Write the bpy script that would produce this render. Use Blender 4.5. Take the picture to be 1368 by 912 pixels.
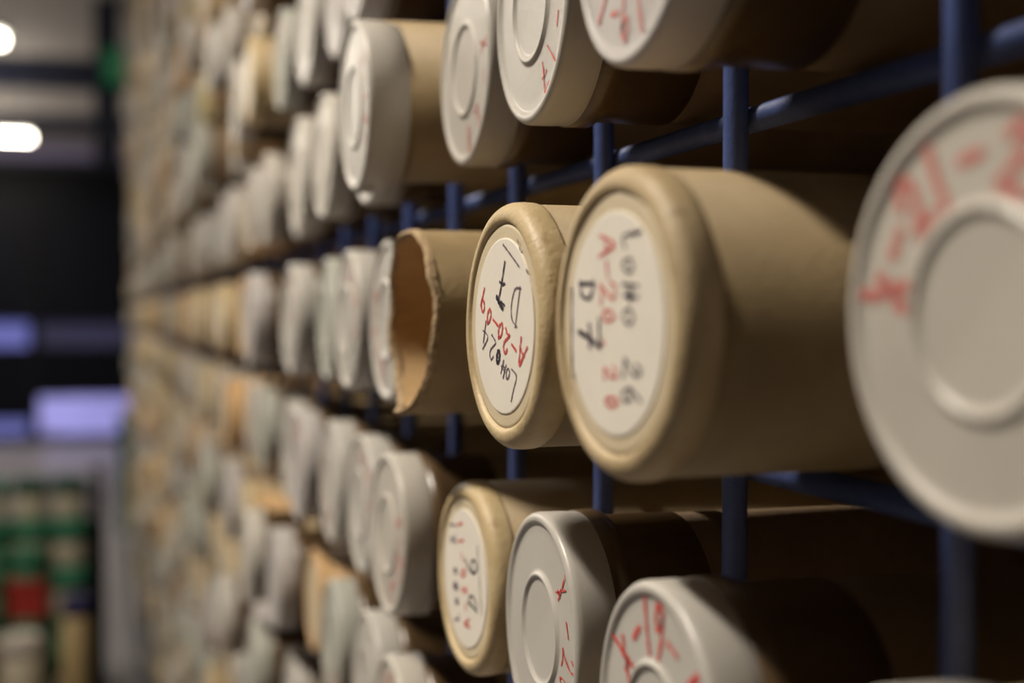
import bpy, math, random
from mathutils import Vector, Matrix
SC = bpy.context.scene
COL = SC.collection
for _o in list(bpy.data.objects): bpy.data.objects.remove(_o)
U = 0.25            # lateral distance from the lens to the rack's wire grid, metres
EYE = 1.40          # height of the lens above the floor
PI = math.pi
# ------------------------------------------------------------------ camera
F_PX = 1850.0
cam = bpy.data.cameras.new('camera'); camo = bpy.data.objects.new('camera', cam); COL.objects.link(camo)
cam.sensor_width = 36; cam.lens = F_PX/1368*36
cam.clip_start = 0.02; cam.clip_end = 200
camo.location = (0, 0, EYE)
camo.rotation_euler = (math.radians(90-1.053), 0, math.radians(-16.668))
cam.dof.use_dof = True; cam.dof.focus_distance = 0.600; cam.dof.aperture_fstop = 4.0
SC.camera = camo
# ------------------------------------------------------------------ colour management, world
SC.view_settings.view_transform = 'Standard'; SC.view_settings.look = 'None'
SC.view_settings.exposure = 0.12; SC.view_settings.gamma = 1.0
SC.view_settings.use_curve_mapping = False
LAMP_POWER = 130.0
UPLIGHT = 24.0
TUBE_GLOW = 26.0
w = bpy.data.worlds.new('dusk'); SC.world = w; w.use_nodes = True
w.node_tree.nodes['Background'].inputs[0].default_value = (0.25, 0.27, 0.5, 1)
w.node_tree.nodes['Background'].inputs[1].default_value = 0.05

# ------------------------------------------------------------------ materials
class NT:
    def __init__(s, name):
        s.m = bpy.data.materials.new(name); s.m.use_nodes = True; s.t = s.m.node_tree
        s.b = s.t.nodes['Principled BSDF']
    def n(s, typ, **kw):
        x = s.t.nodes.new(typ)
        for k, v in kw.items():
            if k in x.inputs: x.inputs[k].default_value = v
            else: setattr(x, k, v)
        return x
    def l(s, a, b): s.t.links.new(a, b)
def c4(c): return (c[0], c[1], c[2], 1)
def mat(name, col, rough=0.6, var=0.0, scale=30.0, bump=0.0, bscale=200.0, stretch=(1, 1, 1), col2=None, spots=None, spot_col=None, metal=0.0, emit=None, es=0.0, coat=0.0, rand=0.0):
    q = NT(name); b = q.b
    b.inputs['Roughness'].default_value = rough; b.inputs['Metallic'].default_value = metal
    b.inputs['Coat Weight'].default_value = coat
    tc = q.n('ShaderNodeTexCoord'); mp = q.n('ShaderNodeMapping'); mp.inputs['Scale'].default_value = stretch
    q.l(tc.outputs['Object'], mp.inputs['Vector'])
    no = q.n('ShaderNodeTexNoise', Scale=scale, Detail=6.0, Roughness=0.6); q.l(mp.outputs[0], no.inputs['Vector'])
    c2 = col2 if col2 else tuple(v*(1-var) for v in col)
    rp = q.n('ShaderNodeValToRGB'); rp.color_ramp.elements[0].position = 0.35; rp.color_ramp.elements[1].position = 0.65
    rp.color_ramp.elements[0].color = c4(c2); rp.color_ramp.elements[1].color = c4(col)
    q.l(no.outputs['Fac'], rp.inputs['Fac'])
    out = rp.outputs['Color']
    if spots:
        sn = q.n('ShaderNodeTexNoise', Scale=spots, Detail=3.0); q.l(tc.outputs['Object'], sn.inputs['Vector'])
        sr = q.n('ShaderNodeValToRGB'); sr.color_ramp.elements[0].position = 0.66; sr.color_ramp.elements[1].position = 0.74
        sr.color_ramp.elements[0].color = (0, 0, 0, 1); sr.color_ramp.elements[1].color = (1, 1, 1, 1)
        q.l(sn.outputs['Fac'], sr.inputs['Fac'])
        mx = q.n('ShaderNodeMixRGB'); mx.inputs['Color2'].default_value = c4(spot_col)
        q.l(sr.outputs['Color'], mx.inputs['Fac']); q.l(out, mx.inputs['Color1']); out = mx.outputs['Color']
    if rand:
        oi = q.n('ShaderNodeObjectInfo'); hs = q.n('ShaderNodeHueSaturation')
        mr = q.n('ShaderNodeMapRange'); mr.inputs['To Min'].default_value = 1-rand; mr.inputs['To Max'].default_value = 1+rand*0.6
        q.l(oi.outputs['Random'], mr.inputs['Value']); q.l(mr.outputs[0], hs.inputs['Value']); q.l(out, hs.inputs['Color']); out = hs.outputs['Color']
    q.l(out, b.inputs['Base Color'])
    if bump:
        bn = q.n('ShaderNodeTexNoise', Scale=bscale, Detail=4.0); q.l(mp.outputs[0], bn.inputs['Vector'])
        bp = q.n('ShaderNodeBump', Strength=bump, Distance=0.001); q.l(bn.outputs['Fac'], bp.inputs['Height'])
        q.l(bp.outputs[0], b.inputs['Normal'])
    if emit:
        b.inputs['Emission Color'].default_value = c4(emit); b.inputs['Emission Strength'].default_value = es
    return q.m
M = {}
M['card'] = mat('cardboard', (0.41, 0.30, 0.155), 0.62, 0, 26, 0.35, 500, (1, 1, 1), (0.33, 0.235, 0.115), 34, (0.20, 0.13, 0.07))
M['card_end'] = mat('pressed_paper_end', (0.66, 0.52, 0.30), 0.5, 0, 34, 0.4, 420, (1, 1, 1), (0.52, 0.385, 0.20), 44, (0.34, 0.22, 0.10))
M['disc'] = mat('pale_pressed_paper_disc', (0.70, 0.585, 0.40), 0.5, 0.06, 50, 0.15, 500)
M['card_stained'] = mat('stained_paper', (0.58, 0.45, 0.27), 0.55, 0, 24, 0.4, 400, (1, 1, 1), (0.46, 0.34, 0.18), 48, (0.15, 0.095, 0.05))
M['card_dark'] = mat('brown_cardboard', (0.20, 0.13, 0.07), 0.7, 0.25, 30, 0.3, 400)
M['card_in'] = mat('kraft_inner_wall', (0.56, 0.37, 0.18), 0.7, 0.18, 60, 0.2, 300, (1, 6, 6))
M['torn'] = mat('torn_cardboard_edge', (0.52, 0.37, 0.21), 0.9, 0.4, 300, 0.8, 600)
M['tape'] = mat('brown_packing_tape', (0.12, 0.074, 0.036), 0.28, 0.2, 60, 0.15, 200, (1, 4, 4))
M['plastic'] = mat('grey_white_plastic', (0.56, 0.53, 0.48), 0.38, 0.06, 20, 0.08, 300)
M['plastic_warm'] = mat('aged_white_plastic', (0.58, 0.54, 0.475), 0.40, 0.08, 20, 0.08, 300)
M['plastic_grey'] = mat('greenish_grey_plastic', (0.47, 0.47, 0.41), 0.42, 0.08, 25, 0.08, 300)
M['plastic_lilac'] = mat('pale_lilac_plastic', (0.52, 0.485, 0.465), 0.42, 0.06, 20)
M['plastic_yellow'] = mat('yellowed_plastic', (0.55, 0.46, 0.16), 0.45, 0.1, 20)
M['card_orange'] = mat('orange_brown_cardboard', (0.62, 0.38, 0.17), 0.6, 0.15, 30)
M['label'] = mat('label_paper', (0.88, 0.82, 0.72), 0.55, 0.03, 60, 0.05, 800)
M['ink_red'] = mat('red_marker_ink', (0.62, 0.045, 0.04), 0.5, 0, 260, 0, 1, (1, 1, 1), (0.70, 0.13, 0.11))
M['ink_red_faint'] = mat('faded_red_marker_ink', (0.66, 0.22, 0.19), 0.5, 0.1, 260)
M['ink_black'] = mat('black_marker_ink', (0.035, 0.02, 0.045), 0.5, 0.2, 200)
M['ink_thin'] = mat('grey_violet_pen_ink', (0.16, 0.11, 0.15), 0.5, 0.2, 200)
M['blue'] = mat('blue_powder_coated_steel', (0.075, 0.115, 0.32), 0.42, 0.2, 90, 0.35, 900)
M['navy'] = mat('navy_painted_steel', (0.014, 0.02, 0.05), 0.5, 0.2, 10)
M['black'] = mat('black_steel', (0.006, 0.006, 0.008), 0.5, 0.2, 10)
M['floor'] = mat('worn_screed_floor', (0.25, 0.235, 0.245), 0.35, 0.12, 1.6, 0.05, 30)
M['ceil'] = mat('concrete_ceiling', (0.42, 0.39, 0.37), 0.85, 0.15, 0.9)
M['wall'] = mat('painted_wall', (0.05, 0.042, 0.035), 0.85, 0.12, 2)
M['wall_back'] = mat('lilac_painted_wall', (0.36, 0.33, 0.55), 0.85, 0.1, 1)
M['pane_dark'] = mat('dark_glass', (0.003, 0.0035, 0.007), 0.45, 0.1, 2)
M['green'] = mat('green_plastic_lid', (0.025, 0.19, 0.10), 0.35, 0.15, 12)
M['green_dark'] = mat('dark_green_plastic_lid', (0.010, 0.075, 0.040), 0.4, 0.15, 12)
M['green_steel'] = mat('dark_green_painted_steel', (0.015, 0.12, 0.055), 0.45, 0.15, 6)
M['cream'] = mat('cream_canister', (0.48, 0.42, 0.31), 0.5, 0.12, 14)
M['beige'] = mat('beige_canister', (0.38, 0.27, 0.12), 0.55, 0.12, 14)
M['pale_green'] = mat('pale_green_canister', (0.10, 0.27, 0.16), 0.5, 0.12, 14)
M['red'] = mat('red_cardboard_box', (0.42, 0.02, 0.012), 0.5, 0.1, 14)
M['lid_blue'] = mat('navy_lid', (0.02, 0.02, 0.11), 0.4, 0.1, 14)
M['lid_white'] = mat('off_white_lid', (0.62, 0.57, 0.50), 0.45, 0.06, 14)
M['lamp'] = mat('fluorescent_tube_glass', (0.9, 0.88, 0.8), 0.4, 0, 5, emit=(1.0, 0.93, 0.78), es=TUBE_GLOW)
M['lamp_body'] = mat('white_lamp_housing', (0.6, 0.6, 0.58), 0.5)
M['exit'] = mat('green_exit_panel', (0.01, 0.10, 0.045), 0.4, emit=(0.02, 0.35, 0.13), es=0.12)
M['exit_white'] = mat('exit_pictogram', (0.12, 0.3, 0.15), 0.4, emit=(0.3, 0.5, 0.35), es=0.1)
for k_ in ('pane_dark', 'black'): M[k_].node_tree.nodes['Principled BSDF'].inputs['Specular IOR Level'].default_value = 0.08
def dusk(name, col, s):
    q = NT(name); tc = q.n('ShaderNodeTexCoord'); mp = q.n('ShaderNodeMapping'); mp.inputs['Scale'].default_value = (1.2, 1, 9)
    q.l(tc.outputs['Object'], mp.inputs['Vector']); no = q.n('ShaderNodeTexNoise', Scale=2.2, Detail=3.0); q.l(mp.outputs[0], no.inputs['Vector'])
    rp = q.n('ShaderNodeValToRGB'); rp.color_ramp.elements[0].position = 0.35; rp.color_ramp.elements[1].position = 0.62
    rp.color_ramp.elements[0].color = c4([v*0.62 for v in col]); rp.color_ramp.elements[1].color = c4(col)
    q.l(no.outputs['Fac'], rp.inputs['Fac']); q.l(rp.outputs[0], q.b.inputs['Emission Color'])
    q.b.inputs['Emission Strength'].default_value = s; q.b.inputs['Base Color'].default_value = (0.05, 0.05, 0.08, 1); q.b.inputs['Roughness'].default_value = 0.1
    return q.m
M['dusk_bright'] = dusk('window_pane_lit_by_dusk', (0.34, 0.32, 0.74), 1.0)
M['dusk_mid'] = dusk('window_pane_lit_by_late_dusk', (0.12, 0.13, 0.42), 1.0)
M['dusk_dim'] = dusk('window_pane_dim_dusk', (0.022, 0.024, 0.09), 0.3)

# ------------------------------------------------------------------ mesh helpers
class MB:
    """collects shapes, then becomes ONE mesh"""
    def __init__(s): s.v = []; s.f = []; s.mi = []; s.mats = []; s.cur = 0; s.sm = []
    def use(s, m):
        if m not in s.mats: s.mats.append(m)
        s.cur = s.mats.index(m); return s
    def face(s, idx, smooth=False): s.f.append(idx); s.mi.append(s.cur); s.sm.append(smooth)
    def box(s, a, b, bev=0.0):
        x0, y0, z0 = a; x1, y1, z1 = b
        if bev <= 0:
            n = len(s.v)
            s.v += [(x0,y0,z0),(x1,y0,z0),(x1,y1,z0),(x0,y1,z0),(x0,y0,z1),(x1,y0,z1),(x1,y1,z1),(x0,y1,z1)]
            for q in ((0,3,2,1),(4,5,6,7),(0,1,5,4),(1,2,6,5),(2,3,7,6),(3,0,4,7)): s.face([n+i for i in q])
        else:
            rings = [(z0, bev), (z0+bev, 0), (z1-bev, 0), (z1, bev)]
            n = len(s.v); c = bev
            for z, i in rings:
                X0, X1, Y0, Y1 = x0+i, x1-i, y0+i, y1-i
                s.v += [(X0+c,Y0,z),(X1-c,Y0,z),(X1,Y0+c,z),(X1,Y1-c,z),(X1-c,Y1,z),(X0+c,Y1,z),(X0,Y1-c,z),(X0,Y0+c,z)]
            for k in range(3):
                for j in range(8): s.face([n+k*8+j, n+k*8+(j+1)%8, n+(k+1)*8+(j+1)%8, n+(k+1)*8+j])
            s.face([n+7-j for j in range(8)]); s.face([n+24+j for j in range(8)])
        return s
    def lathe(s, prof, seg=96, axis='x', smooth=True, off=(0,0,0), warp=None):
        """prof: (distance along axis, radius) from the front centre outwards and back"""
        n0 = len(s.v); rings = []
        for (a, r) in prof:
            if r < 1e-7:
                rings.append([len(s.v)]); s.v.append(s._pt(a, 0, 0, axis, off))
            else:
                st = len(s.v)
                for k in range(seg):
                    t = 2*PI*k/seg; aa, rr = (a, r) if warp is None else warp(a, r, t)
                    s.v.append(s._pt(aa, rr*math.cos(t), rr*math.sin(t), axis, off))
                rings.append(list(range(st, st+seg)))
        for A, B in zip(rings, rings[1:]):
            for k in range(seg):
                k2 = (k+1) % seg
                if len(A) == 1 and len(B) == 1: break
                if len(A) == 1: s.face([A[0], B[k], B[k2]], smooth)
                elif len(B) == 1: s.face([A[k], B[0], A[k2]], smooth)
                else: s.face([A[k], B[k], B[k2], A[k2]], smooth)
        return s
    def _pt(s, a, p, q, axis, off):
        if axis == 'x': return (off[0]+a, off[1]-p, off[2]+q)
        if axis == 'y': return (off[0]+p, off[1]+a, off[2]+q)
        return (off[0]+p, off[1]+q, off[2]+a)
    def cyl(s, p0, p1, r, seg=16):
        p0 = Vector(p0); p1 = Vector(p1); d = (p1-p0).normalized()
        a = d.orthogonal().normalized(); b = d.cross(a); n = len(s.v)
        for p in (p0, p1):
            for k in range(seg):
                t = 2*PI*k/seg; s.v.append(tuple(p + a*math.cos(t)*r + b*math.sin(t)*r))
        for k in range(seg): s.face([n+k, n+(k+1)%seg, n+seg+(k+1)%seg, n+seg+k], True)
        s.face([n+seg-1-k for k in range(seg)]); s.face([n+seg+k for k in range(seg)])
        return s
    def mesh(s, name):
        me = bpy.data.meshes.new(name); me.from_pydata(s.v, [], s.f)
        for m in s.mats: me.materials.append(m)
        me.polygons.foreach_set('material_index', s.mi); me.polygons.foreach_set('use_smooth', s.sm)
        me.update()
        import bmesh
        bm = bmesh.new(); bm.from_mesh(me); bmesh.ops.recalc_face_normals(bm, faces=bm.faces)
        bm.to_mesh(me); bm.free()
        return me
    def build(s, name, parent=None, loc=None):
        return link(name, s.mesh(name), parent, loc)
def link(name, me, parent=None, loc=None):
    o = bpy.data.objects.new(name, me); COL.objects.link(o)
    if parent: o.parent = parent
    if loc: o.location = loc
    return o
def thing(name, label, cat, loc=(0,0,0), rot=(0,0,0), group=None):
    o = bpy.data.objects.new(name, None); o.empty_display_size = 0.03; COL.objects.link(o)
    o.location = loc; o.rotation_euler = rot
    o['label'] = label; o['category'] = cat
    if group: o['group'] = group
    return o
def tag(o, label, cat, group=None, kind=None):
    o['label'] = label; o['category'] = cat
    if group: o['group'] = group
    if kind: o['kind'] = kind
    return o
def struct(name, mb): o = mb.build(name); o['kind'] = 'structure'; return o

# ------------------------------------------------------------------ handwriting, as ink strokes lying on a face
G = {
 'A': [[(0,0),(.12,.45),(.30,1),(.44,.5),(.6,0)],[(.08,.38),(.30,.42),(.54,.34)]],
 'a': [[(.02,1.05),(.14,.72),(.25,.42),(.40,.02)],[(.25,.42),(.12,.18),(0,0)],[(.24,.44),(.36,.56),(.44,.72)],[(.06,.2),(.34,.22)]],
 'D': [[(.05,0),(.08,1)],[(0,1),(.35,.92),(.58,.55),(.42,.12),(0,0)]],
 'L': [[(.05,1),(.05,.5),(.08,.04),(.5,.06)]],
 'o': [[(.28,.6),(.08,.45),(.08,.12),(.28,0),(.46,.14),(.46,.45),(.28,.6)]],
 'H': [[(.05,0),(.08,.85)],[(.42,0),(.45,.85)],[(0,.45),(.55,.45)],[(.18,.3),(.5,.3)]],
 '0': [[(.3,.95),(.1,.75),(.06,.35),(.25,.02),(.45,.2),(.52,.6),(.3,.95)]],
 '1': [[(.25,1.0),(.25,.5),(.28,0)]],
 '2': [[(.05,.75),(.2,.98),(.45,.9),(.45,.62),(.2,.28),(.02,.04),(.3,.06),(.58,.0)]],
 '4': [[(.35,1),(.05,.38),(.55,.42)],[(.42,.75),(.38,0)]],
 '6': [[(.45,1),(.18,.7),(.06,.3),(.22,.02),(.46,.12),(.48,.38),(.28,.5),(.1,.35)]],
 '7': [[(.02,.95),(.30,.93),(.58,.97),(.42,.55),(.25,0)],[(.12,.48),(.35,.52),(.58,.5)]],
 '8': [[(.3,.52),(.08,.72),(.25,.97),(.48,.8),(.3,.52),(.06,.25),(.25,.02),(.5,.2),(.3,.52)]],
 '9': [[(.48,.85),(.25,.98),(.08,.75),(.22,.52),(.45,.65),(.5,.88),(.46,.45),(.38,0)]],
 '-': [[(.05,.45),(.5,.5)]],
 '.': [[(.2,.02),(.28,.05)]],
 '|': [[(0,0),(0,1)]],
}
def ribbon(mb, pts, wd, R, x, taper=True):
    """pts in (u, v) metres on the face; a flat ink stroke with round ends"""
    P = [Vector(p) for p in pts]
    # smooth the polyline (Catmull-Rom)
    if len(P) > 2:
        Q = []
        for i in range(len(P)-1):
            p0 = P[max(i-1, 0)]; p1 = P[i]; p2 = P[i+1]; p3 = P[min(i+2, len(P)-1)]
            for k in range(5):
                t = k/5
                Q.append(0.5*((2*p1)+(p2-p0)*t+(2*p0-5*p1+4*p2-p3)*t*t+(3*p1-p0-3*p2+p3)*t**3))
        Q.append(P[-1]); P = Q
    n0 = len(mb.v); m = len(P)
    for i, p in enumerate(P):
        d = (P[min(i+1, m-1)]-P[max(i-1, 0)])
        if d.length < 1e-9: d = Vector((1, 0))
        d.normalize(); nn = Vector((-d.y, d.x))
        wl = wd*0.5*(0.85+0.3*math.sin(i*1.7+p.x*900))
        for sgn in (1, -1):
            q = p+nn*wl*sgn; mb.v.append((x, -q.x, q.y))
    for i in range(m-1): mb.face([n0+2*i, n0+2*i+1, n0+2*i+3, n0+2*i+2])
    for p in (P[0], P[-1]):
        n = len(mb.v)
        for k in range(10):
            t = 2*PI*k/10; mb.v.append((x-0.00003, -(p.x+math.cos(t)*wd*0.5), p.y+math.sin(t)*wd*0.5))
        mb.face([n+k for k in range(10)])
def glyph(mb, ch, c, ang, h, wd, x, wide=1.0, rnd=None):
    if ch == ' ' or ch not in G: return
    ca, sa = math.cos(ang), math.sin(ang)
    for st in G[ch]:
        pts = []
        for (gx, gy) in st:
            px = (gx-0.28)*h*wide; py = (gy-0.5)*h
            if rnd: px += rnd.uniform(-.04, .04)*h; py += rnd.uniform(-.04, .04)*h
            pts.append((c[0]+px*ca-py*sa, c[1]+px*sa+py*ca))
        ribbon(mb, pts, wd, 1, x)
def line_text(mb, s, a, b, h, wd, x, R, wide=1.0, seed=1):
    rnd = random.Random(seed); a = Vector(a)*R; b = Vector(b)*R; d = b-a; ang = math.atan2(d.y, d.x)
    for i, ch in enumerate(s):
        glyph(mb, ch, a+d*(i/max(1, len(s)-1)), ang+rnd.uniform(-.1, .1), h*R, wd, x, wide, rnd)
def put(mb, items, deg, wd, x, R, wide=1.0, seed=3):
    rnd = random.Random(seed)
    for ch, u, v, h in items: glyph(mb, ch, (u*R, v*R), math.radians(deg+rnd.uniform(-6, 6)), h*R, wd, x, wide, rnd)
def arc_text(mb, s, degs, rr, h, wd, x, R, wide=1.0, seed=1):
    rnd = random.Random(seed)
    for ch, dg in zip(s, degs):
        t = math.radians(dg); glyph(mb, ch, (math.cos(t)*rr*R, math.sin(t)*rr*R), t-PI/2, h*R, wd, x, wide, rnd)

# ------------------------------------------------------------------ the room (setting)
X_R, X_L, Y_N, Y_F, H = 1.45, -5.2, -3.0, 31.0, 5.0
struct('floor', MB().use(M['floor']).box((X_L, Y_N, -0.1), (X_R, Y_F, 0)))
struct('ceiling', MB().use(M['ceil']).box((X_L, Y_N, H), (X_R, Y_F, H+0.1)))
struct('wall_right', MB().use(M['wall']).box((X_R, Y_N, 0), (X_R+0.1, Y_F, H)))
struct('wall_left', MB().use(M['wall']).box((X_L-0.1, Y_N, 0), (X_L, Y_F, H)))
struct('wall_near', MB().use(M['wall']).box((X_L, Y_N-0.1, 0), (X_R, Y_N, H)))
struct('wall_far', MB().use(M['wall_back']).box((X_L, Y_F, 0), (X_R, Y_F+0.1, H)))
for i, (y, dz) in enumerate(((8.0, .22), (13.4, .22), (20.3, .42), (26.0, .30))):
    struct('trim_%d' % (i+1), MB().use(M['navy']).box((X_L, y, H-dz), (X_R, y+0.35, H)))
# dark glazed partition across the aisle at Y = 16
YP = 16.0
part_top = EYE+1.72
hd = MB().use(M['black']).box((X_L, YP+.1, part_top-.28), (X_R, YP+.22, part_top), 0)
hd.use(M['navy']).box((X_L, YP+.06, part_top-.07), (X_R, YP+.1, part_top))
struct('wall_back', hd.use(M['black']).box((X_L, YP+.12, 0), (X_R, YP+.2, 0.07)))
n = 0
for (xa, xb, cols) in ((-.62, .36, ('dusk_bright', 'dusk_dim')), (-1.66, -.72, ('dusk_mid', 'dusk_mid')), (-2.72, -1.74, ('dusk_mid', 'dusk_dim')), (-5.2, -2.8, ('pane_dark', 'pane_dark')), (.44, 1.45, ('pane_dark', 'pane_dark'))):
    n += 1
    g = MB().use(M['black'])
    for x in (xa-.05, xb): g.box((x, YP+.08, 0.07), (x+.05, YP+.2, part_top-.28))
    low = .51 if n == 1 else .26
    for z0, z1 in ((0.07, .09), (low, low+.05), (1.0, 1.06), (1.33, 1.39)): g.box((xa, YP+.09, z0), (xb, YP+.19, z1))
    g.use(M['pane_dark']).box((xa, YP+.13, 1.39), (xb, YP+.14, part_top-.28))
    g.box((xa, YP+.13, low+.05), (xb, YP+.14, 1.0))
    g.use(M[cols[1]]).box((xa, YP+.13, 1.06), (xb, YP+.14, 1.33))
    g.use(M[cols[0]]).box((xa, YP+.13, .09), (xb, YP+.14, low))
    struct('window_%d' % n, g)

# column with exit sign, behind the partition
cl = tag(MB().use(M['navy']).box((-.02, 16.4, 0), (.26, 16.7, H-.001)).box((-.05, 16.38, 0), (.29, 16.72, .3)).build('steel_column'),
         'dark navy steel column behind the glazed partition, beside the far end of the rack', 'column')
ex = thing('exit_sign', 'small green exit sign hung high in front of the dark navy column', 'sign', (.20, 16.36, 4.22))
MB().use(M['exit']).box((-.12, -.03, -.2), (.12, .03, .2), .008).build('sign_panel', ex)
pg = MB().use(M['exit_white']); 
pg.cyl((-.03, -.034, .10), (-.03, -.031, .10), .022, 14)
for a, b in (((-.03, .07), (.0, -.02)), ((0, -.02), (.05, -.10)), ((0, -.02), (-.05, -.09)), ((-.03, .06), (.05, .03)), ((-.03, .06), (-.08, .01))):
    pg.cyl((a[0], -.033, a[1]), (b[0], -.033, b[1]), .01, 8)
pg.build('pictogram', ex)

# hanging fluorescent lamps across the aisle, plus unseen ones added for ceiling light
def lamp(i, x, y, z, L, light=1.0, label='', up=0.0, rz=0.0):
    t = thing('fluorescent_lamp', label, 'lamp', (x, y, z), (0, 0, rz), group='hanging fluorescent lamps')
    MB().use(M['lamp_body']).box((-L/2, -.09, .03), (L/2, .09, .09), .01).box((-L/2+.01, -.025, .0), (-L/2+.03, .025, .03)).box((L/2-.03, -.025, .0), (L/2-.01, .025, .03)).build('lamp_housing', t)
    g = MB().use(M['lamp'])
    for dy in (-.05, .05): g.cyl((-L/2+.02, dy, -.005), (L/2-.02, dy, -.005), .016, 12)
    g.build('glass_tube', t)
    for dx in (-L*.35, L*.35): MB().use(M['black']).cyl((dx, 0, .08), (dx, 0, H-z), .004, 6).build('hanging_wire', t)
    if light:
        ld = bpy.data.lights.new('lamp_light', 'AREA'); ld.shape = 'RECTANGLE'; ld.size = L-.05; ld.size_y = .16; ld.energy = LAMP_POWER*L*light
        ld.color = (1.0, 0.90, 0.77); lo = bpy.data.objects.new('lamp_light', ld); COL.objects.link(lo); lo.parent = t; lo.location = (0, 0, -.03)
    if up:  # upward fill light, added to brighten the ceiling
        lu = bpy.data.lights.new('ceiling_fill_light', 'AREA'); lu.shape = 'RECTANGLE'; lu.size = L-.05; lu.size_y = .16; lu.energy = UPLIGHT*up
        lu.color = (1.0, 0.90, 0.76); lv_ = bpy.data.objects.new('ceiling_fill_light', lu); COL.objects.link(lv_); lv_.parent = t; lv_.location = (0, 0, .10); lv_.rotation_euler = (PI, 0, 0)
ZL = EYE+1.75
LAMPS = [(-0.98, 1.0, 0.5, 'high over the near tubes, above the frame', 1.0, 0, PI/2),
         (-1.55, 4.9, 1.2, 'above the stacked canisters, out of frame', .24, 0, PI/2), (-1.22, 9.35, 1.36, 'nearer of the two bright lamps seen at the top of the aisle', .3, 0, 0),
         (-1.35, 14.4, 1.5, 'farther bright lamp, just above the dark glazed partition', .3, 0, 0),
         (-4.2, 12.0, 1.5, 'unseen, added to light the ceiling before the partition', .3, 3, 0), (-4.2, 18.5, 1.5, 'unseen, added to light the ceiling beyond the partition', .3, 3, 0),
         (-4.2, 25.5, 1.5, 'unseen, added to light the ceiling by the far wall', .6, 12, 0)]  # last three lamps are unseen, added to brighten the ceiling
for i, (x, y, L, s, pw, up, rz) in enumerate(LAMPS):
    lamp(i, x, y, ZL, L, pw, ('twin tube fluorescent lamp hung ' if i < 2 or i > 3 else 'fluorescent lamp, ')+s, up, rz)
lamp(9, -1.85, 20.0, ZL+.68, 1.5, .4, 'fluorescent lamp seen beyond the dark partition, touching the nearer bright lamp', .8)

# ------------------------------------------------------------------ the rack: blue wire grid
PITCH = .605; ROW = .54
def rod_h(r):                       # height of the bar under row r, in U from the lens
    return (-.248, .32)[r > 0] + ROW*(r-(r > 0)) if r >= 0 else -.271 + ROW*r
def col_y(c): return 1.43 + PITCH*(c-.5)
RLO, RHI, CLO, CHI = -9, 14, -1, 54
rack = thing('storage_rack', 'tall blue steel wire grid rack holding rows of cardboard tubes', 'rack', (U, 10*U, 0))
def rp(x, y, h): return (x*U-U, y*U-10*U, EYE+h*U)
zlo, zhi = -EYE/U, rod_h(RHI)+ROW
vm = MB().use(M['blue']).cyl((0, 0, zlo*U), (0, 0, zhi*U), .0205*U, 20).mesh('vertical_bar')
for c in range(CLO-1, CHI+1):
    y = 1.43+PITCH*c
    o = link('vertical_bar', vm, rack, rp(.985, y, 0))
ya, yb = 1.43+PITCH*(CLO-1)-.3, 1.43+PITCH*CHI+.3
hm = MB().use(M['blue']).cyl((0, ya*U, 0), (0, yb*U, 0), .021*U, 20).mesh('horizontal_bar')
for r in range(RLO, RHI+2):
    link('horizontal_bar', hm, rack, (1.027*U-U, -10*U, EYE+rod_h(r)*U))
    link('rear_bar', hm, rack, (3.9*U-U, -10*U, EYE+rod_h(r)*U))
for x in (.985, 4.0):
    for y in (ya, yb):
        MB().use(M['navy']).box((-.02, -.03, 0), (.02, .03, EYE+zhi*U)).build('end_post', rack, (x*U-U, y*U-10*U, 0))
MB().use(M['navy']).box((.60*U-U, (ya-10)*U, 0), (.98*U-U, (yb-10)*U, .05)).build('base_rail', rack)

# ------------------------------------------------------------------ tubes
LEN = .92
RB, RC, RE = .203*U, .2155*U, .208*U     # tube, plastic cap, pressed paper end radii
def cap_profile(R, depth):
    k = R
    return [(.018*k,0),(.018*k,.40*k),(.016*k,.44*k),(-.004*k,.452*k),(-.010*k,.466*k),(-.004*k,.48*k),(.017*k,.494*k),(.020*k,.53*k),
            (.022*k,.80*k),(.026*k,.87*k),(.022*k,.895*k),(.004*k,.912*k),(-.006*k,.93*k),(-.006*k,.952*k),(.006*k,.978*k),(.03*k,.995*k),(.07*k,1.0*k),
            (.25*k,.998*k),(.262*k,.9955*k),(depth,.99*k),(depth+.001,.955*k)]
def end_warp(seed, amp=1.0):
    rnd = random.Random(seed); ph = [(rnd.uniform(0, 6.28), rnd.uniform(.3, 1)) for _ in range(7)]
    def f(a, r, t):
        w_ = sum(A*math.sin((i+2)*t+p) for i, (p, A) in enumerate(ph))/7
        edge = max(0, min(1, (r-.03)/.02))
        return a+w_*.0009*amp*edge, r*(1+w_*.012*amp*edge)
    return f
def end_profile(k):   # rounded rim of the pressed paper end, around a shallow round recess
    p = [(.034*k, .825*k), (.030*k, .84*k), (.012*k, .848*k), (.002*k, .86*k), (0, .885*k)]
    for i in range(1, 9):
        a = i/8*PI/2; p.append(((.125-.125*math.cos(a))*k, (.885+.120*math.sin(a))*k))
    p += [(.17*k, 1.007*k), (.235*k, 1.004*k), (.255*k, .997*k), (.26*k, .97*k)]
    return p
def disc_profile(k): return [(.030*k, 0), (.030*k, .40*k), (.031*k, .70*k), (.028*k, .80*k), (.030*k, .828*k), (.036*k, .832*k)]
def body_mesh(front, seg, m, R=RB):
    g = MB().use(m)
    g.lathe([(front, 0), (front, R*.97), (front+.0006, R), (LEN, R), (LEN, 0)], seg)
    return g.mesh('tube_body')
SH = {}
CAPD = .10*U
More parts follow.
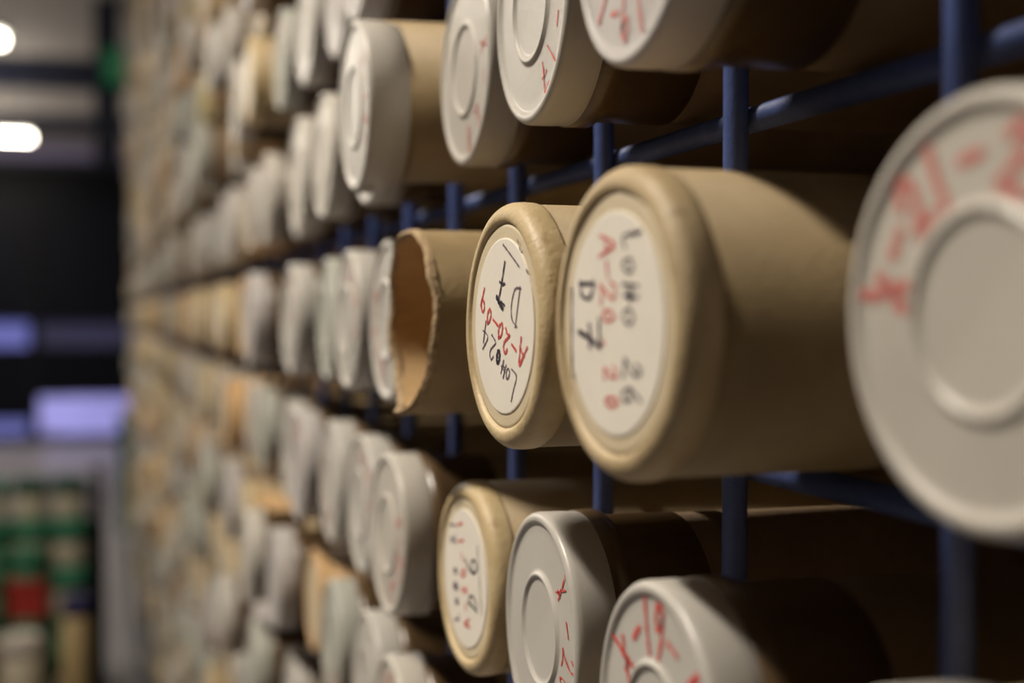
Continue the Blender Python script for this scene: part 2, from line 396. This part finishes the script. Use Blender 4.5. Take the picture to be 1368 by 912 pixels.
for seg, k in ((96, 'near'), (36, 'far')):
    for pm in ('plastic', 'plastic_warm', 'plastic_grey', 'plastic_lilac', 'plastic_yellow'):
        SH['cap', pm, k] = MB().use(M[pm]).lathe(cap_profile(RC, CAPD), seg).mesh('end_cap')
    for bmn in ('card', 'card_dark', 'card_orange'):
        SH['body', bmn, k] = body_mesh(.004, seg, M[bmn]); 
        SH['bodyend', bmn, k] = body_mesh(.245*RE, seg, M[bmn], .2065*U)
    for bmn in ('card_end', 'card_orange'):
        SH['end', bmn, k] = MB().use(M[bmn]).lathe(end_profile(RE), seg).mesh('paper_end')
    SH['disc', k] = MB().use(M['disc']).lathe(disc_profile(RE), seg).mesh('recessed_disc')
    SH['label', k] = MB().use(M['label']).lathe([(.019*RE, 0), (.019*RE, .705*RE), (.022*RE, .715*RE), (.034*RE, .716*RE)], seg, smooth=False).mesh('paper_label')
    SH['tape', k] = MB().use(M['tape']).lathe([(CAPD-.006, RB*.98), (CAPD-.0055, RC*1.004), (CAPD+.004, RC*1.003), (CAPD+.007, RB*1.012), (CAPD+.042, RB*1.012), (CAPD+.0425, RB*.99)], seg).mesh('packing_tape')
XI = .019*RC - .0002
def cap_writing(seed, s, degs, rr=.70, h=.27, wd=.0016, ink='ink_red', wide=.8):
    g = MB().use(M[ink]); arc_text(g, s, degs, rr, h, wd, XI, RC, wide, seed); return g.mesh('red_writing')
def spread(start, step, s): return [start+step*i for i in range(len(s))]
FARW = []
for i, (s, a) in enumerate((('a-19-2', 200), ('a-20-1', 70), ('a-17-4', 20), ('a-21-6', 340), ('a-18-2', 120), ('a-16-9', 270))):
    FARW.append(cap_writing(i+50, s, spread(a, -18, s), .70, .27, .0024, 'ink_red_faint'))

ORD = ['zero', 'one', 'two', 'three', 'four', 'five', 'six', 'seven', 'eight', 'nine', 'ten', 'eleven', 'twelve', 'thirteen', 'fourteen', 'fifteen', 'sixteen', 'seventeen', 'eighteen', 'nineteen', 'twenty']
def num(n):
    if n <= 20: return ORD[n]
    t = {2: 'twenty', 3: 'thirty', 4: 'forty', 5: 'fifty', 6: 'sixty'}[n//10]
    return t if n % 10 == 0 else t+'-'+ORD[n % 10]
def where(r, c):
    d = c-3
    a = "in the open tube's row" if r == 0 else '%s row%s %s the open tube' % (num(abs(r)), '' if abs(r) == 1 else 's', 'above' if r > 0 else 'below')
    if d == 0: return a + (', directly %s it' % ('over' if r > 0 else 'under') if r else '')
    b = '%s place%s %s' % (num(abs(d)).replace('-', ' '), '' if abs(d) == 1 else 's', 'behind' if d > 0 else 'nearer')
    return a + ', ' + b
def tube_root(label, x, y, h, yaw=0., tilt=0., roll=0., name='capped_tube'):
    # the thing's origin: the centre of its front end
    return thing(name, label, 'tube', (x*U, y*U, EYE+h*U), (roll, -math.radians(tilt), math.radians(yaw)), 'cardboard tubes lying in the blue rack')
def capped(label, x, y, h, pm='plastic', bm='card', res='far', write=None, tape=True, yaw=0, roll=0, tilt=0):
    t = tube_root(label, x, y, h, yaw, tilt, 0)
    link('tube_body', SH['body', bm, res], t)
    c = link('end_cap', SH['cap', pm, res], t)
    if roll: c.rotation_euler = (roll, 0, 0)
    if tape: link('packing_tape', SH['tape', res], t)
    if write: link('red_writing', write, c)
    return t
def paper(label, x, y, h, em='card_end', bm='card', res='far', yaw=0, sticker=True, seed=None):
    t = tube_root(label, x, y, h, yaw, name='paper_ended_tube')
    link('tube_body', SH['bodyend', bm, res], t)
    if seed is None: e = link('paper_end', SH['end', em, res], t)
    else: e = MB().use(M[em]).lathe(end_profile(RE), 128, warp=end_warp(seed)).build('paper_end', t)
    link('recessed_disc', SH['disc', res], e)
    s = link('paper_label', SH['label', res], e) if sticker else None
    return t, e, s
XS = .019*RE - .0002

placed = {}
def at(x, y, h): return (x, y, h)
# ---- middle row -------------------------------------------------
# (0,2) the sharp tube with the Loko 24 label
t, e, s = paper('pale paper-ended tube with round label, crisp black D over red digits, beside the open tube', .654, 2.252, -.017, res='near', yaw=3.2, seed=5)
g = MB().use(M['ink_red']); put(g, (('A', .45, -.22, .23), ('-', .27, -.175, .2), ('2', .09, -.13, .18), ('0', -.05, -.04, .15), ('-', -.175, .03, .2), ('0', -.34, .08, .15), ('9', -.48, .215, .20)), 150, .0015, XS, RE, 1.15)
g.build('red_writing', s)
g = MB().use(M['ink_thin']); put(g, (('L', .22, -.47, .24), ('o', .11, -.41, .16), ('H', .015, -.355, .15), ('2', -.25, -.19, .20), ('4', -.435, -.09, .24)), 152, .0010, XS, RE, 1.05)
put(g, (('D', .30, .17, .33),), 165, .0011, XS, RE, .9)
ribbon(g, [(.02*RE, .66*RE), (.22*RE, .56*RE), (.39*RE, .47*RE)], .0011, 1, XS)
for u, v in ((.40, .62), (.56, .44), (.36, .68)): ribbon(g, [(u*RE, v*RE), ((u+.02)*RE, (v-.02)*RE)], .0010, 1, XS)
g.build('black_writing', s)
g = MB().use(M['ink_black']); glyph(g, '7', (.015*RE, .345*RE), math.radians(168), .36*RE, .0014, XS-.0001, .7)
ribbon(g, [(-.13*RE, .235*RE), (-.06*RE, .18*RE), (.0*RE, .15*RE)], .0026, 1, XS-.0001)
glyph(g, 'o', (-.12*RE, -.285*RE), math.radians(155), .18*RE, .0019, XS-.0001, .8)
g.build('bold_black_digit', s)
placed[0, 2] = 1
# (0,1) Loko 26
t, e, s = paper('large blurred-edge paper-ended tube, label written vertically, between the sharp one and the nearest cap', .650, 1.715, -.010, res='near', em='card_stained', yaw=4, seed=11)
g = MB().use(M['ink_black']); line_text(g, 'LoHo 26', (.27, .52), (.27, -.44), .25, .0013, XS, RE, .75, 5)
g.build('black_writing', s)
g = MB().use(M['ink_red']); line_text(g, 'A-2', (-.09, .50), (-.08, .20), .24, .0013, XS, RE, .9, 7); line_text(g, '0.20', (-.07, .05), (-.03, -.50), .20, .0013, XS, RE, .7, 8)
g.build('red_writing', s)
g = MB().use(M['ink_black']); glyph(g, 'D', (-.42*RE, .22*RE), math.radians(-90), .22*RE, .0017, XS, .9); glyph(g, '7', (-.37*RE, -.06*RE), math.radians(-88), .35*RE, .0018, XS-.0001, .9)
ribbon(g, [(-.67*RE, .24*RE), (-.67*RE, -.05*RE), (-.66*RE, -.36*RE)], .0013, 1, XS); g.build('bold_black_digit', s)
placed[0, 1] = 1
# (0,3) the open tube with a torn rim
t = tube_root('open-ended brown cardboard tube with a torn rim, hollow inside', .655, 2.992, -.014, 1.0, name='open_tube')
rnd = random.Random(4)
SEG = 180; R1 = RB*1.0; R0 = RB*.94
jag = []; v = 0
for k in range(SEG):
    v = v*.93 + rnd.uniform(-1, 1)*.00022
    th = 2*PI*k/SEG
    jag.append(v + .0014*math.sin(th*2+.6) + .0008*math.sin(5*th+1) + .0006*math.sin(9*th) - .006*max(0, math.cos(th-1.55*PI))**10)
def wv(base, o_):
    def f(a, r, t_):
        k = int(round(t_/(2*PI)*SEG)) % SEG
        return (a + (jag[k] if a < .02 else 0), r*(1+(o_*.02*math.sin(7*t_+1) if a < .004 else 0)))
    return f
MB().use(M['card']).lathe([(.0035, R1*1.005), (.012, R1), (LEN, R1), (LEN, R0)], SEG, warp=wv(0, 1)).build('tube_body', t)
MB().use(M['card_in']).lathe([(.0035, R0*.995), (.015, R0), (.35, R0), (.35, 0)], SEG, warp=wv(0, 1)).build('inner_wall', t)
def tw(a, r, t_):
    k = int(round(t_/(2*PI)*SEG)) % SEG
    return (a+jag[k]+rnd.uniform(-.00015, .00015), r+rnd.uniform(-.0002, .0002))
MB().use(M['torn']).lathe([(.004, R0*.99), (.0012, R0*1.0), (.0, (R0+R1)/2), (.0016, R1*1.01), (.0045, R1*1.012)], SEG, smooth=False, warp=tw).build('torn_rim', t)
placed[0, 3] = 1
# (0,0) the huge near cap
t = capped('largest cream plastic cap, nearest to the viewer, cut off by the frame', .805, 1.136, .003, 'plastic_warm', 'card', 'near', yaw=5, write=
           cap_writing(2, 'a-21-2', (170, 151, 134, 117, 97, 73), .70, .30, .0036, 'ink_red_faint', .85)); placed[0, 0] = 1
# ---- row below --------------------------------------------------
t, e, s = paper('warm paper-ended tube with glossy label reading upward, one row below the sharp label', .754, 2.888, -.566, res='near', yaw=3, seed=21)
g = MB().use(M['ink_thin']); line_text(g, 'LoHo 21', (-.27, -.46), (-.42, .50), .17, .0016, XS, RE, .75, 9); g.build('black_writing', s)
g = MB().use(M['ink_red']); line_text(g, 'A-20-11', (.08, -.46), (-.16, .54), .17, .0016, XS, RE, .8, 10); g.build('red_writing', s)
g = MB().use(M['ink_black']); glyph(g, 'D', (.28*RE, -.20*RE), math.radians(82), .26*RE, .0016, XS, .8); glyph(g, '6', (.22*RE, .16*RE), math.radians(95), .38*RE, .0017, XS, .8)
ribbon(g, [(.42*RE, .40*RE), (.50*RE, .05*RE), (.56*RE, -.27*RE)], .0008, 1, XS); g.build('bold_black_digit', s)
placed[-1, 3] = 1
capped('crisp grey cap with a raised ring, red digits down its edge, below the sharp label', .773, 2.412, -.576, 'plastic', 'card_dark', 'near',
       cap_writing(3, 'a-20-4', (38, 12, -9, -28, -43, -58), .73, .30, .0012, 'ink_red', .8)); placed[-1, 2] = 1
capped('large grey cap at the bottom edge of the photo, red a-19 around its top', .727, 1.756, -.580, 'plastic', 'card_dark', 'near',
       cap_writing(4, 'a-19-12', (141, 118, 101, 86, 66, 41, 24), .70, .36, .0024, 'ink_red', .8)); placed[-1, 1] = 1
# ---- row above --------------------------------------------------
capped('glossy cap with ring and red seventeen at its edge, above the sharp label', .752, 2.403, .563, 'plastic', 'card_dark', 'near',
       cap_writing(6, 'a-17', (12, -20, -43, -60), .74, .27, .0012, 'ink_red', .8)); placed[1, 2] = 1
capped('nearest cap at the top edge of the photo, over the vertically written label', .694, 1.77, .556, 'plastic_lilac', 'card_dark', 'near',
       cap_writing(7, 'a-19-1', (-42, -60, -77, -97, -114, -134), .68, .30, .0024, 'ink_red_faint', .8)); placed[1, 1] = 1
capped('glossy white cap with ring, faint red digits low on its edge, above the open tube', .790, 3.018, .552, 'plastic', 'card_dark', 'near',
       cap_writing(8, 'a-28', (10, -15, -46, -78), .76, .27, .0016, 'ink_red_faint', .8)); placed[1, 3] = 1
t = capped('', .630, 3.478, .541, 'plastic', 'card', 'near',
       cap_writing(9, 'a-18-3', (40, 20, 0, -20, -38, -56), .72, .27, .0014, 'ink_red_faint', .8), tape=False, tilt=1.2)
for ch_ in t.children:
    if ch_.name.startswith('end_cap'): ch_.location = (-.002, 0, -.012*U)
t['label'] = 'edge-on cap with grey collar and broken lip, above the open tube'
lp = MB().use(M['plastic_warm']); lp.box((-.001, -.016, -RC-.004), (.008, .002, -RC+.006), .002); lp.build('broken_lip', t)
placed[1, 4] = 1

# ---- the measured caps further along ---------------------------
SPEC = {(0,4): (.749, 3.70, 'plastic', 0), (0,5): (.744, 4.284, 'plastic', 1), (0,6): (.764, 4.821, 'plastic_grey', None), (0,7): (.717, 5.411, 'plastic', 2),
        (-1,4): (.743, 3.665, 'plastic_warm', 3), (-1,5): (.784, 4.285, 'plastic', 4), (-1,6): (.778, 4.836, 'plastic', 5), (-1,7): (.739, 5.394, 'plastic_lilac', 0),
        (-2,4): (.736, 3.603, 'plastic_warm', 1), (-2,5): (.782, 4.18, 'plastic', 2), (-2,6): (.759, 4.712, 'plastic_grey', 3), (-2,7): (.815, 5.508, 'ORANGE', None),
        (2,5): (.74, 4.10, 'plastic_lilac', None), (2,6): (.78, 4.70, 'plastic_lilac', None), (2,7): (.76, 5.30, 'plastic', None),
        (1,5): (.78, 4.15, 'plastic', None), (1,6): (.745, 4.777, 'plastic_warm', None), (1,7): (.74, 5.36, 'plastic_warm', None),
        (-1,9): (.96, 6.57, 'plastic_grey', None), (0,10): (.70, 7.15, 'ORANGE', None)}
cfm = (math.sin(math.radians(16.668)), math.cos(math.radians(16.668)))
def project(x, y, h):
    p = math.radians(1.053); fx, fy = cfm
    z = (x*fx+y*fy)*math.cos(p) - h*math.sin(p); u = x*fy-y*fx
    vv = (x*fx+y*fy)*math.sin(p) + h*math.cos(p)
    return 684+F_PX*u/z, 456-F_PX*vv/z, z
cells = []
for c in range(0, CHI+1):
    for r in range(RLO, RHI+1):
        if (r, c) in placed: continue
        px, py, z = project(.74, col_y(c), rod_h(r)+.225)
        rad = F_PX*.22/z
        inv = -rad < py < 912+rad and px < 1368+rad
        cells.append((not inv, z, r, c, rad, py))
cells.sort()
rr_ = random.Random(77)
rest = []
count = len(placed)
for (out, z, r, c, rad, py) in cells:
    rnd = random.Random(r*1009+c*31+5)
    x = rnd.choice((.66, .70, .74, .76, .78, .80)) + rnd.uniform(-.03, .03); y = col_y(c)+rnd.uniform(-.05, .06)
    if rnd.random() < .09: x += .14
    q = rnd.random()
    # the middle row turns to plain cardboard ends along its far stretch; brown and orange mixes at the far end
    pcard = .12 if c < 9 else (.28 if c < 18 else .42)
    if r == 0 and 10 < c < 21: pcard = .95
    kind = 'paper' if q < pcard else 'cap'
    pm = rnd.choice(('plastic', 'plastic', 'plastic_warm', 'plastic_grey', 'plastic_lilac'))
    if c > 12 and rnd.random() < .04: pm = 'plastic_yellow'
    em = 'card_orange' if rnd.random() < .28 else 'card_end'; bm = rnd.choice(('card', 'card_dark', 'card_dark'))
    wr = rnd.choice(FARW) if rnd.random() < .6 else None
    if (r, c) in SPEC:
        x, y, pm, wi = SPEC[r, c]; kind = 'cap'; wr = FARW[wi] if wi is not None else None; bm = 'card'
        if pm == 'ORANGE': kind = 'paper'; em = 'card_orange'; pm = 'plastic'
    yc_ = min(max(y, col_y(c)-.3025+.234), col_y(c)+.3025-.234); x = min(x*yc_/y, .855); y = yc_
    if out and (r > 2 or c > 3): 
        if not (abs(r) < 6 and c < 8): rest.append((r, c, x, y, kind, pm, em)); continue
    if out or count >= 300:
        rest.append((r, c, x, y, kind, pm, em)); continue
    count += 1
    h = rod_h(r)+(.231 if r else .236); roll = rnd.uniform(-1.5, 1.5)
    adj = {'plastic': 'grey-white cap', 'plastic_warm': 'cream-white cap', 'plastic_grey': 'greenish grey cap', 'plastic_lilac': 'pale lilac cap', 'plastic_yellow': 'yellowed cap'}[pm]
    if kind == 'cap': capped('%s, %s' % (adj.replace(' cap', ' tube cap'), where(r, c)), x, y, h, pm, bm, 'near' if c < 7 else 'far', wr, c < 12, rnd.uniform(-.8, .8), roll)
    else: paper('%s paper tube end, %s' % ('orange-brown' if em == 'card_orange' else 'plain buff', where(r, c)), x, y, h, em, 'card' if em != 'card_orange' else 'card_orange', 'near' if c < 7 else 'far', sticker=(em != 'card_orange'))
g = MB()
for (r, c, x, y, kind, pm, em) in rest:
    h = rod_h(r)+.2315; off = (x*U, y*U, EYE+h*U); seg = 24
    if kind == 'cap':
        g.use(M[pm]).lathe([(.004, 0), (.004, .90*RC), (0, .94*RC), (.003, RC), (CAPD, RC), (CAPD, RB)], seg, off=off)
        g.use(M['card']).lathe([(CAPD, RB), (LEN, RB), (LEN, 0)], seg, off=off)
    else:
        g.use(M['label'] if em == 'card_end' else M[em]).lathe([(.004, 0), (.004, .7*RE)], seg, off=off)
        g.use(M[em]).lathe([(.004, .7*RE), (.004, .82*RE), (0, .88*RE), (.008, RE), (LEN, RE), (LEN, 0)], seg, off=off)
tag(g.build('distant_tubes'), 'countless far tubes packed toward the end of the blue rack', 'tubes', kind='stuff')

# ------------------------------------------------------------------ far end: green bin, crate of canisters
gb = thing('green_bin', 'dark green steel bin standing on the floor past the rack end', 'bin', (.295, 9.30, 0))
MB().use(M['green_steel']).box((-.165, -.2, .02), (.165, .2, .72), .012).build('bin_body', gb)
MB().use(M['green_dark']).box((-.175, -.21, .72), (.175, .21, .77), .015).build('bin_lid', gb)

sh = thing('dark_crate', 'black open crate holding the stacked green-lidded canisters', 'crate', (-.28, 5.25, 0))
k = MB().use(M['black'])
k.box((.258, -.35, 0), (.30, .35, .83)); k.build('side_board', sh)
k = MB().use(M['black']); k.box((-.50, .33, 0), (.26, .35, .62)); k.build('back_board', sh)
k = MB().use(M['black']); k.box((-.50, -.35, 0), (.26, .33, .03)); k.build('base_board', sh)
def canister_mesh(R_, H_, body, lid):
    b = MB().use(M[body]).lathe([(0, 0), (0, R_*.94), (.006, R_*.97), (H_-.03, R_*.97), (H_-.03, 0)], 40, axis='z').mesh('canister_body')
    l = MB().use(M[lid]).lathe([(H_-.062, R_*.9), (H_-.062, R_), (H_-.006, R_), (H_, R_*.95), (H_, R_*.86), (H_-.006, R_*.83), (H_-.006, 0)], 40, axis='z').mesh('canister_lid')
    return b, l
CN = {'green': ('green', 'cream', 'green'), 'dark': ('dark green', 'cream', 'green_dark'), 'mint': ('bright green', 'pale_green', 'green'),
      'blue': ('navy', 'beige', 'lid_blue'), 'white': ('off-white', 'cream', 'lid_white'), 'beige': ('mid green', 'beige', 'green')}
CM = {}
def canister(kind, x, y, z, label, R_=.066, H_=.152):
    key = (kind, R_, H_)
    if key not in CM: CM[key] = canister_mesh(R_, H_, CN[kind][1], CN[kind][2])
    t = thing('canister', label, 'canister', (x, y, z), group='canisters in the dark crate')
    link('canister_body', CM[key][0], t); link('canister_lid', CM[key][1], t)
lv = ['bottom', 'second', 'third', 'fourth', 'top']
xs = [-.098, -.24, -.382]
names = ['beside the side board', 'middle stack', 'outer stack']
rows = [(5.48, [['mint', 'dark', 'mint', 'mint', 'dark'], ['green', 'mint', 'mint', 'mint', 'dark'], ['green', 'dark', 'mint', 'green', 'green']], 'back'),
        (5.33, [['beige', 'green', 'mint', 'green'], ['green', 'beige', 'blue', 'green'], ['mint', 'green', 'green', 'mint']], 'second'),
        (5.18, [['dark', 'mint', 'green'], ['mint', 'green'], ['beige', 'green', 'mint']], 'third')]
for (y, stacks, rn) in rows:
    for j, st in enumerate(stacks):
        for i, kd in enumerate(st):
            canister(kd, xs[j]+random.Random(i*7+j).uniform(-.004, .004), y, .031+i*.1525, '%s-lidded canister, %s of its stack, %s row, %s' % (CN[kd][0], 'topmost' if i == len(st)-1 else lv[i], rn, names[j]))
bx = thing('red_box', 'bright red cardboard box on two canisters in the dark crate', 'box', (-.241, 5.18, .3365))
MB().use(M['red']).box((-.062, -.055, 0), (.062, .06, .125), .003).build('box_body', bx); MB().use(M['red']).box((-.065, -.058, .110), (.065, .063, .134), .003).build('box_lid', bx)
canister('mint', -.241, 5.18, .4715, 'green-lidded canister standing on the red box', .06, .10)
canister('blue', -.076, 5.00, .031, 'tall beige canister with navy lid at the front of the crate', .05, .40)
canister('white', -.26, 4.99, .031, 'tall canister with off-white lid at the front of the crate', .075, .28)
canister('beige', -.42, 4.99, .031, 'tall beige canister with green lid at the front corner of the crate', .068, .36)
